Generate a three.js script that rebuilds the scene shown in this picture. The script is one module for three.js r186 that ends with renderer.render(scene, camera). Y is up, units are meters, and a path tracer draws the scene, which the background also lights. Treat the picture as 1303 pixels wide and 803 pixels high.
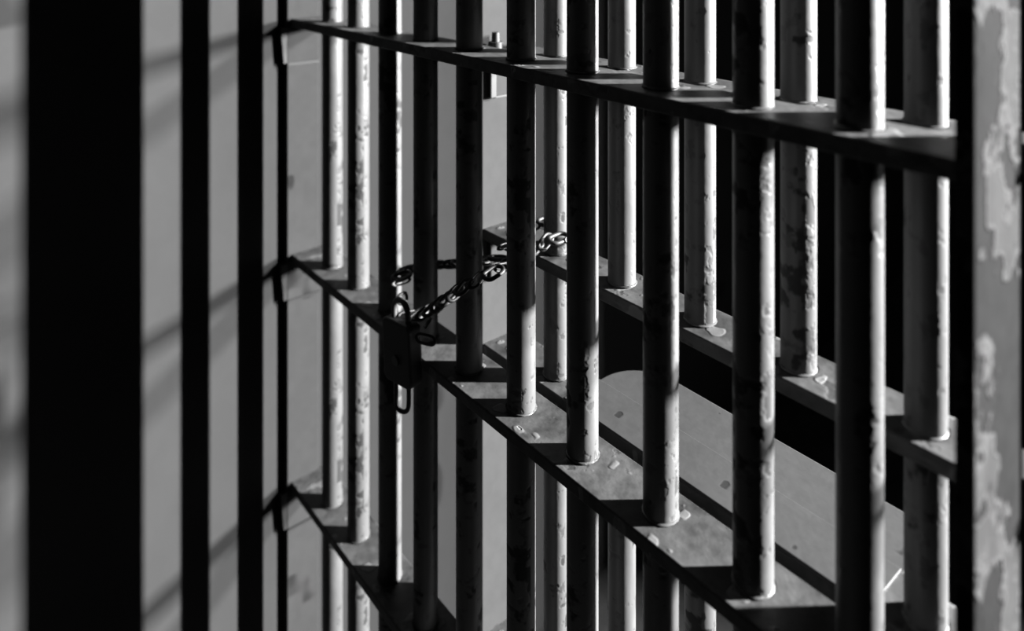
import * as THREE from 'three';
import { RoundedBoxGeometry } from 'three/addons/geometries/RoundedBoxGeometry.js';
import { mergeGeometries } from 'three/addons/utils/BufferGeometryUtils.js';
import { RectAreaLightUniformsLib } from 'three/addons/lights/RectAreaLightUniformsLib.js';

// ------------------------------------------------------------------ camera, light, exposure
// World: +x goes through the bars into the cell, -z runs along the bars to the plastered wall, y is up.
const EYE = 1.55, FPX = 950, W = 1303, H = 803, HORIZON = -85;
const ALPHA = Math.atan((W / 2 + 140) / FPX);          // the bars run 40 degrees to the left of the view
const scene = new THREE.Scene();
scene.background = new THREE.Color(0x000000);
const HALF = H - HORIZON;                               // a level camera with the lens shifted down
const camera = new THREE.PerspectiveCamera(2 * THREE.MathUtils.radToDeg(Math.atan(HALF / FPX)), W / (2 * HALF), 0.05, 40);
camera.position.set(0, EYE, 0);
camera.lookAt(Math.sin(ALPHA), EYE, -Math.cos(ALPHA));
camera.setViewOffset(W, 2 * HALF, 0, HALF - HORIZON, W, H);
camera.focus = 0.78;
camera.userData.fStop = 1.8;

const renderer = new THREE.WebGLRenderer();
renderer.toneMapping = THREE.LinearToneMapping;
renderer.toneMappingExposure = 5.6;
renderer.shadowMap.enabled = true;
RectAreaLightUniformsLib.init();

// daylight from a tall narrow window of two lights in the cell's outer wall, right of the picture
const WIN = { r: -4.52, d: 6.70, w: 0.25, panes: [{ y: 2.52, h: 0.8, L: 4700 }, { y: 4.7, h: 0.8, L: 3100 }] };
for (const p of WIN.panes) {
  const l = new THREE.RectAreaLight(0xffffff, p.L, WIN.w, p.h);
  l.name = 'window_daylight';
  l.position.set(WIN.d - 0.01, p.y, -WIN.r);
  l.lookAt(WIN.d - 5, p.y, -WIN.r);
  scene.add(l);
}

// ------------------------------------------------------------------ helpers
const V = (r, d, y) => new THREE.Vector3(d, EYE + y, -r);      // r along the bars, d through them, y from eye level
let seed = 7;
const rnd = () => { seed = (seed * 1664525 + 1013904223) >>> 0; return seed / 4294967296; };
const used = {};
const numbered = (n) => { const k = used[n] = (used[n] ?? -1) + 1; return k ? n + '_' + String(k).padStart(3, '0') : n; };
function mesh(name, geometry, material, parent = scene, label) {
  const m = new THREE.Mesh(geometry, material);
  m.name = parent === scene ? numbered(name) : name;
  m.castShadow = m.receiveShadow = true;
  if (label) m.userData.label = label;
  parent.add(m);
  return m;
}
function thing(name, label, category, group) {
  const g = new THREE.Group(); g.name = numbered(name); g.userData = { label, category, kind: 'thing' };
  if (group) g.userData.group = group;
  scene.add(g); return g;
}
function struct(name, geometry, material) { const m = mesh(name, geometry, material); m.userData.kind = 'structure'; return m; }
// box between (r0,d0,y0) and (r1,d1,y1), y in metres from the floor, uv in metres
function boxUV(g) {
  const p = g.attributes.position, n = g.attributes.normal, uv = g.attributes.uv;
  for (let i = 0; i < p.count; i++) {
    const ax = Math.abs(n.getX(i)), ay = Math.abs(n.getY(i)), az = Math.abs(n.getZ(i));
    if (ay >= ax && ay >= az) uv.setXY(i, p.getX(i), p.getZ(i));
    else if (ax >= az) uv.setXY(i, p.getZ(i), p.getY(i));
    else uv.setXY(i, p.getX(i), p.getY(i));
  }
  return g;
}
function slab(r0, r1, d0, d1, y0, y1, bevel = 0) {
  const g = bevel ? new RoundedBoxGeometry(d1 - d0, y1 - y0, r1 - r0, 2, bevel) : new THREE.BoxGeometry(d1 - d0, y1 - y0, r1 - r0);
  g.translate((d0 + d1) / 2, (y0 + y1) / 2, -(r0 + r1) / 2);
  return boxUV(g);
}

// ------------------------------------------------------------------ procedural surfaces
function lattice(n) { const a = new Float32Array(n * n); for (let i = 0; i < a.length; i++) a[i] = rnd(); return a; }
function tileNoise(n) {
  const a = lattice(n);
  return (u, v) => {
    const x = u * n, y = v * n, i = Math.floor(x), j = Math.floor(y); let fx = x - i, fy = y - j;
    fx = fx * fx * (3 - 2 * fx); fy = fy * fy * (3 - 2 * fy);
    const I = ((i % n) + n) % n, J = ((j % n) + n) % n, I1 = (I + 1) % n, J1 = (J + 1) % n;
    return (a[J * n + I] * (1 - fx) + a[J * n + I1] * fx) * (1 - fy) + (a[J1 * n + I] * (1 - fx) + a[J1 * n + I1] * fx) * fy;
  };
}
function fbm(base, oct) {
  const l = []; for (let k = 0; k < oct; k++) l.push(tileNoise(base << k));
  return (u, v) => { let s = 0, a = 0.5, t = 0; for (const f of l) { s += a * f(u, v); t += a; a *= 0.55; } return s / t; };
}
const sm = (a, b, x) => { x = Math.min(1, Math.max(0, (x - a) / (b - a))); return x * x * (3 - 2 * x); };
const toS = (l) => 255 * (l <= 0.0031308 ? 12.92 * l : 1.055 * Math.pow(l, 1 / 2.4) - 0.055);
function textures(size, metres, fn) {                    // fn(u,v) -> [linear grey, height 0..1, roughness]
  const c = new Uint8Array(size * size * 4), b = new Uint8Array(size * size * 4), q = new Uint8Array(size * size * 4);
  for (let j = 0; j < size; j++) for (let i = 0; i < size; i++) {
    const [a, h, ro] = fn(i / size, j / size), k = (j * size + i) * 4;
    c[k] = c[k + 1] = c[k + 2] = toS(a); b[k] = b[k + 1] = b[k + 2] = 255 * h; q[k] = q[k + 1] = q[k + 2] = 255 * ro;
    c[k + 3] = b[k + 3] = q[k + 3] = 255;
  }
  return [c, b, q].map((data, n) => {
    const t = new THREE.DataTexture(data, size, size);
    t.wrapS = t.wrapT = THREE.RepeatWrapping; t.magFilter = THREE.LinearFilter; t.minFilter = THREE.LinearMipmapLinearFilter; t.generateMipmaps = true;
    t.repeat.set(1 / metres, 1 / metres);
    if (!n) t.colorSpace = THREE.SRGBColorSpace;
    t.needsUpdate = true; return t;
  });
}
const TONE = 0.26;                                        // the paints are all dark battleship greys
function surface(size, metres, bump, fn, extra = {}) {
  const [map, bumpMap, roughnessMap] = textures(size, metres, fn);
  return new THREE.MeshPhysicalMaterial({ map, bumpMap, bumpScale: bump, roughnessMap, roughness: 1, metalness: 0, color: new THREE.Color().setRGB(TONE, TONE, TONE), ...extra });
}
const M = {};
{ // old enamel paint on the round bars, chipped to dark iron
  const big = fbm(6, 4), fine = fbm(32, 4), streak = fbm(8, 4);
  M.bar = surface(512, 0.4, 0.0012, (u, v) => {
    const chip = sm(0.6, 0.68, 0.55 * big(u, v) + 0.45 * fine(u, v));
    const fleck = sm(0.64, 0.74, fine(v, u));
    const paint = 0.135 + 0.07 * (streak(u, v) - 0.5);
    const a = paint * (1 - chip) + 0.02 * chip - 0.05 * fleck * (1 - chip);
    return [Math.max(0.012, a), 0.75 - 0.5 * chip - 0.25 * fleck + 0.2 * fine(u, v), 0.46 + 0.3 * chip];
  }, { specularIntensity: 0.4 });
}
{ // flat rails: dusty, blistered paint with pale crumbs and dark pits
  const big = fbm(5, 5), fine = fbm(24, 4), spot = fbm(18, 2);
  M.rail = surface(512, 0.3, 0.0016, (u, v) => {
    const n = big(u, v), f = fine(u, v), s = spot(v, u);
    const pale = sm(0.66, 0.74, s), dark = sm(0.6, 0.7, 0.6 * n + 0.4 * f);
    let a = 0.075 + 0.14 * (n - 0.5) + 0.11 * (f - 0.5);
    a = a * (1 - 0.72 * dark) + 0.12 * pale;
    return [Math.max(0.012, a), 0.35 + 0.4 * pale + 0.35 * f - 0.3 * dark, 0.62];
  }, { specularIntensity: 0.5 });
}
{ // upright flats: thick peeling paint, big dark islands where it has come off
  const big = fbm(3, 5), fine = fbm(20, 4), dot = fbm(14, 3);
  M.stile = surface(512, 0.34, 0.0022, (u, v) => {
    const n = 0.66 * big(u, v) + 0.34 * fine(u, v), off = sm(0.5, 0.53, n), rim = sm(0.46, 0.495, n) * (1 - off);
    const pit = sm(0.66, 0.72, dot(u, v));
    let a = 0.055 + 0.03 * (fine(v, u) - 0.5) + 0.03 * rim;
    a = a * (1 - off) + (0.006 + 0.016 * fine(u, v)) * off - 0.03 * pit * (1 - off);
    return [Math.max(0.012, a), 0.7 - 0.5 * off + 0.2 * rim - 0.2 * pit, 1];
  }, { specularIntensity: 0.05 });
}
{ // smooth painted plaster, a few scuffs
  const big = fbm(3, 4), fine = fbm(40, 3), dot = fbm(10, 2);
  M.plaster = surface(512, 1.6, 0.0006, (u, v) => {
    const a = 0.04 + 0.01 * (big(u, v) - 0.5) + 0.006 * (fine(u, v) - 0.5) - 0.03 * sm(0.8, 0.84, dot(u, v));
    return [Math.max(0.012, a), 0.5 + 0.4 * (fine(u, v) - 0.5), 0.9];
  }, { specularIntensity: 0.3 });
  M.clean = surface(512, 0.5, 0.0004, (u, v) => {
    const a = 0.055 + 0.014 * (big(u, v) - 0.5) + 0.012 * (fine(u, v) - 0.5) - 0.04 * sm(0.8, 0.86, dot(u, v));
    return [Math.max(0.012, a), 0.5 + 0.4 * (fine(u, v) - 0.5), 0.95];
  }, { specularIntensity: 0.25 });
  M.concrete = surface(512, 1.2, 0.001, (u, v) => [0.03 + 0.02 * (big(u, v) - 0.5) + 0.012 * (fine(u, v) - 0.5), 0.5 + 0.5 * (fine(u, v) - 0.5), 0.95], { specularIntensity: 0.2 });
  M.floor = surface(512, 1.2, 0.001, (u, v) => [0.09 + 0.05 * (big(v, u) - 0.5) + 0.06 * (fine(u, v) - 0.5), 0.5 + 0.5 * (fine(v, u) - 0.5), 0.9], { specularIntensity: 0.3 });
  M.shelf = surface(512, 0.4, 0.0006, (u, v) => {
    const n = big(u, v), f = fine(u, v), pit = sm(0.8, 0.86, dot(3 * v, 3 * u));
    return [Math.max(0.012, 0.063 + 0.03 * (n - 0.5) + 0.02 * (f - 0.5) - 0.07 * pit), 0.5 + 0.3 * (f - 0.5) - 0.3 * pit, 0.6];
  }, { specularIntensity: 0.5 });
}
M.iron = new THREE.MeshPhysicalMaterial({ color: new THREE.Color().setRGB(0.005, 0.005, 0.005), roughness: 0.55, specularIntensity: 0.5 });
M.frame = new THREE.MeshPhysicalMaterial({ color: new THREE.Color().setRGB(0.008, 0.008, 0.008), roughness: 0.6 });
M.glow = new THREE.MeshPhysicalMaterial({ color: 0xffffff, roughness: 0.4, emissive: 0xffffff, emissiveIntensity: 6 });

// ------------------------------------------------------------------ the room
const WALL = 1.181, LEAN = Math.atan(0.10), TALL = 5.8, R0 = -7.5, D0 = -2.6, D1 = WIN.d + 0.02, T = 0.2;
struct('floor', slab(R0 - T, WALL + 1.6, D0 - T, D1 + 0.5, -0.2, 0), M.floor);
struct('ceiling', slab(R0 - T, WALL + 1.6, D0 - T, D1 + 0.5, TALL, TALL + 0.2), M.concrete);
{ // the plastered wall the bars run up to, about ten degrees off square
  const g = slab(0, T, D0 - 1, D1 + 1, 0, TALL); g.translate(-0.535, 0, 0); g.rotateY(LEAN); g.translate(0.535, 0, -WALL);
  struct('wall_back', g, M.plaster);
}
struct('wall_front', slab(R0 - T, R0, D0 - T, D1 + 0.5, 0, TALL), M.concrete);
struct('wall_left', slab(R0, WALL + 0.4, D0 - T, D0, 0, TALL), M.concrete);
{ // outer wall round the window opening
  const a = WIN.r - WIN.w / 2 - 0.04, b = WIN.r + WIN.w / 2 + 0.04, y0 = WIN.panes[0].y - 0.4, y1 = WIN.panes[1].y + 0.45;
  struct('wall_right', mergeGeometries([
    slab(R0, a, D1, D1 + 0.3, 0, TALL), slab(b, WALL + 1.5, D1, D1 + 0.3, 0, TALL),
    slab(a, b, D1, D1 + 0.3, 0, y0), slab(a, b, D1, D1 + 0.3, y1, TALL)]), M.concrete);
  const w = new THREE.Group(); w.name = 'window_1'; w.userData = { kind: 'structure' }; scene.add(w);
  mesh('window_frame', mergeGeometries([
    slab(a, a + 0.035, D1 + 0.01, D1 + 0.09, y0, y1), slab(b - 0.035, b, D1 + 0.01, D1 + 0.09, y0, y1),
    slab(a, b, D1 + 0.01, D1 + 0.09, y0, WIN.panes[0].y - WIN.panes[0].h / 2),
    slab(a, b, D1 + 0.01, D1 + 0.09, WIN.panes[0].y + WIN.panes[0].h / 2, WIN.panes[1].y - WIN.panes[1].h / 2),
    slab(a, b, D1 + 0.01, D1 + 0.09, WIN.panes[1].y + WIN.panes[1].h / 2, y1)]), M.frame, w);
  for (const p of WIN.panes) mesh('pane', slab(WIN.r - WIN.w / 2, WIN.r + WIN.w / 2, D1 + 0.03, D1 + 0.05, p.y - p.h / 2, p.y + p.h / 2), M.glow, w);
  // a cross wall with one narrow doorway lets the daylight through as a single beam; the far stretch of the cell wall stays dim
  struct('wall_cross', mergeGeometries([slab(-3.55, -3.4, 5.70, D1, 0, TALL), slab(-3.55, -3.4, D0, 5.0, 0, TALL), slab(-3.55, -3.4, 5.0, 5.70, 4.7, TALL)]), M.concrete);
}

// ------------------------------------------------------------------ bars, rails, stiles
const BAR = 0.016, TOP = 2.62;
let barCount = 0;
function barGeometry(y0, y1, joints, rad = BAR) {      // one round bar with a weld bead on every rail it stands on
  const pts = [], n = 22, off = (barCount++ * 0.137) % 1, parts = [];
  const c = new THREE.CylinderGeometry(rad, rad, y1 - y0, n, 1, false); c.translate(0, (y0 + y1) / 2, 0);
  const uv = c.attributes.uv, p = c.attributes.position;
  for (let i = 0; i < uv.count; i++) uv.setXY(i, uv.getX(i) * 0.1 + off, p.getY(i) + off * 0.77);
  parts.push(c);
  for (const y of joints) {
    const t = new THREE.TorusGeometry(rad - 0.0004, 0.0014, 6, 18); t.rotateX(Math.PI / 2);
    const tp = t.attributes.position;
    for (let i = 0; i < tp.count; i++) { const k = 1 + 0.05 * Math.sin(i * 12.9898 + off * 50); tp.setX(i, tp.getX(i) * k); tp.setZ(i, tp.getZ(i) * k); }
    t.translate(0, y + 0.0012, 0); t.computeVertexNormals();
    const tu = t.attributes.uv; for (let i = 0; i < tu.count; i++) tu.setXY(i, tu.getX(i) * 0.1 + off, tu.getY(i) * 0.02 + y);
    parts.push(t);
  }
  return mergeGeometries(parts);
}
function bar(parent, r, d, y0, y1, joints, rad = BAR) {
  const m = mesh('bar', barGeometry(y0, y1, joints, rad), M.bar, parent);
  m.position.set(d, 0, -r); return m;
}
const D = 0.5346, railD = [0.5016, 0.5677], RT = 0.014;
const railY = [EYE - 1.27, EYE - 0.894, EYE - 0.523, EYE - 0.139, EYE + 0.245, EYE + 0.63, EYE + 1.01];   // top faces
const FAR = 1.1635, NEAR = 0.1614;
const part = thing('cell_partition', 'fixed run of round upright bars with broad flat cross rails, nearest the viewer', 'bars');
for (const y of railY) mesh('rail', slab(NEAR + 0.005, FAR + 0.005, railD[0], railD[1], y - RT, y, 0.002), M.rail, part);
mesh('stile', slab(NEAR, 0.1727, 0.485, 0.5715, 0, TOP, 0.0025), M.stile, part, 'flat upright with thick peeling paint at the near end');
mesh('stile', slab(FAR, FAR + 0.012, 0.495, 0.55, 0, TOP, 0.002), M.clean, part, 'flat upright fixed against the wall');
for (const r of [0.252, 0.338, 0.432, 0.531, 0.626, 0.722, 0.817, 0.907, 0.998, 1.083]) bar(part, r, D, 0.0, TOP, railY);
for (const y of railY) {   // tapered gusset under each rail where it meets the wall
  const s = new THREE.Shape(); s.moveTo(0.006, 0); s.lineTo(0.0165, 0); s.lineTo(0.0165, -0.058); s.lineTo(0.011, -0.058); s.closePath();
  const g = new THREE.ExtrudeGeometry(s, { depth: 0.012, bevelEnabled: false });
  g.translate(0.4785, y - RT, -(FAR + 0.012)); mesh('gusset', g, M.iron, part);
  mesh('weld_seam', slab(FAR - 0.0025, FAR + 0.002, 0.4955, 0.5495, y - RT - 0.0615, y - RT - 0.0585), M.iron, part);
}

// ------------------------------------------------------------------ the sliding door behind them
const D2 = 0.6055, dr = [0.579, 0.636];
const door = thing('barred_gate', 'sliding barred cell gate with a food slot, behind the fixed bars', 'gate');
const doorY = [EYE - 1.27, EYE - 0.894, EYE - 0.522, EYE - 0.376, EYE - 0.145, EYE + 0.24, EYE + 0.63, EYE + 1.0];
const slotLow = EYE - 0.522, slotTop = EYE - 0.376;
const DFAR = 0.7526, DNEAR = 0.142;
for (const y of doorY) mesh('rail', slab(DNEAR, DFAR + 0.002, dr[0], dr[1], y - RT, y, 0.002), M.rail, door);
mesh('stile', slab(DFAR, DFAR + 0.047, 0.5775, 0.643, 0.03, 2.58, 0.002), M.clean, door, 'flat upright at the closing edge');
mesh('stile', slab(DNEAR - 0.012, DNEAR, 0.603, 0.638, 0.03, 2.58, 0.002), M.clean, door);
for (const r of [0.235, 0.3385, 0.441, 0.542, 0.645]) {
  if (r > 0.3 && r < 0.6) {     // three bars are cut away for the slot
    bar(door, r, D2, slotTop - RT, 2.57, doorY.filter((y) => y >= slotTop - 0.001), 0.015);
    bar(door, r, D2, 0.04, slotLow - 0.02, doorY.filter((y) => y < slotLow - 0.01), 0.015);
  } else bar(door, r, D2, 0.04, 2.57, doorY, 0.015);
}
for (const y of [EYE - 0.145, EYE - 0.376, EYE - 0.522, EYE + 0.24]) {
  mesh('lug', slab(DFAR - 0.007, DFAR + 0.001, 0.586, 0.5965, y - RT - 0.052, y - RT + 0.001, 0.002), M.iron, door);
  mesh('weld_seam', slab(DFAR - 0.002, DFAR + 0.001, 0.597, 0.638, y - RT - 0.053, y - RT - 0.0505), M.iron, door);
}
for (const [r, d] of [[0.738, 0.588], [0.718, 0.622]]) {
  const g = mergeGeometries([new THREE.CylinderGeometry(0.0095, 0.0095, 0.008, 6), new THREE.CylinderGeometry(0.005, 0.0055, 0.016, 10).translate(0, 0.008, 0)]);
  g.translate(d, EYE - 0.141, -r); mesh('bolt', g, M.iron, door);
}
{ // food shelf: a plate with rounded inner corners, level with the low rail
  const a = 0.265, b = 0.605, R = 0.055, s = new THREE.Shape();        // x = d, y = r
  s.moveTo(0.6365, a); s.lineTo(0.703 - 0.012, a); s.quadraticCurveTo(0.703, a, 0.703, a + 0.012);
  s.lineTo(0.703, b - R); s.absarc(0.703 - R, b - R, R, 0, Math.PI / 2); s.lineTo(0.6365, b); s.closePath();
  const g = new THREE.ExtrudeGeometry(s, { depth: 0.014, bevelEnabled: true, bevelThickness: 0.002, bevelSize: 0.002, bevelSegments: 2, curveSegments: 12 });
  g.rotateX(-Math.PI / 2); g.translate(0, slotLow - 0.017, 0);
  mesh('shelf', g, M.shelf, door, 'food shelf with rounded corners below the slot');
  mesh('shelf_plate', slab(a, b, 0.5795, 0.6355, slotLow, slotLow + 0.0025, 0.0008), M.shelf, door);
}

// ------------------------------------------------------------------ chain and padlock
const phi = (x) => ALPHA + Math.atan((x - W / 2) / FPX);
const pt = (x, y, d) => {       // a point at depth d behind the viewer's side of the bars
  const r = d / Math.tan(phi(x)), z = r * Math.cos(ALPHA) + d * Math.sin(ALPHA);
  return V(r, d, -(y - HORIZON) / FPX * z);
};
function linkGeometry(L, Wd, t) {      // stadium of round wire, long axis x, in the xz plane
  const h = L / 2 - Wd / 2, R = Wd / 2, c = new THREE.CurvePath();
  const pts = [];
  for (let i = 0; i <= 8; i++) { const a = -Math.PI / 2 + Math.PI * i / 8; pts.push(new THREE.Vector3(h + R * Math.cos(a), 0, R * Math.sin(a))); }
  for (let i = 0; i <= 8; i++) { const a = Math.PI / 2 + Math.PI * i / 8; pts.push(new THREE.Vector3(-h + R * Math.cos(a), 0, R * Math.sin(a))); }
  return new THREE.TubeGeometry(new THREE.CatmullRomCurve3(pts, true, 'centripetal'), 36, t, 7, true);
}
const linkG = linkGeometry(0.0255, 0.0135, 0.0026);
function layChain(parent, pts, roll = 0) {
  const curve = new THREE.CatmullRomCurve3(pts, false, 'centripetal', 0.5);
  const pitch = 0.0200, n = Math.floor(curve.getLength() / pitch);
  for (let i = 0; i < n; i++) {
    const u = (i + 0.5) / n, p = curve.getPointAt(u), t = curve.getTangentAt(u);
    const up = new THREE.Vector3(0, 1, 0), side = new THREE.Vector3().crossVectors(up, t).normalize(), nn = new THREE.Vector3().crossVectors(t, side);
    const m = mesh('link', linkG, M.iron, parent);
    const basis = new THREE.Matrix4().makeBasis(t, nn, side);
    m.quaternion.setFromRotationMatrix(basis).multiply(new THREE.Quaternion().setFromAxisAngle(new THREE.Vector3(1, 0, 0), (i % 2 ? Math.PI / 2 : 0) + 0.45 + roll));
    m.position.copy(p);
  }
}
const chain = thing('chain', 'dark steel link chain looped from the fixed bars round a door bar', 'chain');
layChain(chain, [
  pt(528, 402, 0.503), pt(545, 396, 0.500), pt(572, 378, 0.500), pt(597, 361, 0.503), pt(628, 347, 0.524), pt(655, 331, 0.566), pt(682, 316, 0.573),
  pt(705, 303, 0.578), pt(722, 306, 0.585), V(0.613, 0.612, -0.355), V(0.627, 0.632, -0.352), V(0.66, 0.632, -0.350), V(0.675, 0.605, -0.352),
  V(0.70, 0.577, -0.375), pt(640, 325, 0.565), pt(606, 333, 0.562), pt(575, 336, 0.560), pt(545, 338, 0.562), pt(524, 342, 0.550), pt(513, 348, 0.525), pt(511, 360, 0.503), pt(513, 384, 0.499), pt(522, 408, 0.496)]);
layChain(chain, [pt(540, 398, 0.492), pt(546, 418, 0.494), pt(538, 440, 0.494)], 0.5);
{ // one loose link hanging below the lock
  const m = mesh('link', linkGeometry(0.042, 0.017, 0.0028), M.iron, chain);
  m.position.copy(pt(512, 502, 0.481)); m.rotation.set(0, Math.PI / 2 + 0.5, Math.PI / 2, 'YXZ'); m.rotateX(Math.PI / 2);
}

const lock = thing('padlock', 'dark padlock hanging from the chain against the fixed bars', 'padlock');
{
  const c = pt(512, 446, 0.4825);
  const sh = new THREE.Shape(), w = 0.024, h = 0.035, q = 0.009;
  sh.moveTo(-w + q, -h); sh.lineTo(w - q, -h); sh.quadraticCurveTo(w, -h, w, -h + q); sh.lineTo(w, h - q * 0.6); sh.quadraticCurveTo(w, h, w - q * 0.6, h);
  sh.lineTo(-w + q * 0.6, h); sh.quadraticCurveTo(-w, h, -w, h - q * 0.6); sh.lineTo(-w, -h + q); sh.quadraticCurveTo(-w, -h, -w + q, -h);
  const body = new THREE.ExtrudeGeometry(sh, { depth: 0.014, bevelEnabled: true, bevelThickness: 0.003, bevelSize: 0.0025, bevelSegments: 3 }); body.translate(0, 0, -0.007);
  mesh('body', body, M.iron, lock);
  const a = []; for (let i = 0; i <= 16; i++) { const t = Math.PI * i / 16; a.push(new THREE.Vector3(0.0135 * Math.cos(t), 0.047 + 0.0135 * Math.sin(t), 0)); }
  const arc = new THREE.CatmullRomCurve3([new THREE.Vector3(0.0135, 0.026, 0), ...a, new THREE.Vector3(-0.0135, 0.026, 0)]);
  mesh('shackle', new THREE.TubeGeometry(arc, 40, 0.0036, 10), M.frame, lock);
  mesh('keyhole_cover', new THREE.CylinderGeometry(0.006, 0.006, 0.003, 16).rotateX(Math.PI / 2).translate(0, -0.008, 0.0108), M.frame, lock);
  lock.position.copy(c); lock.rotation.set(0, -Math.PI / 2 + 0.12, 0.06);
}
renderer.render(scene, camera);
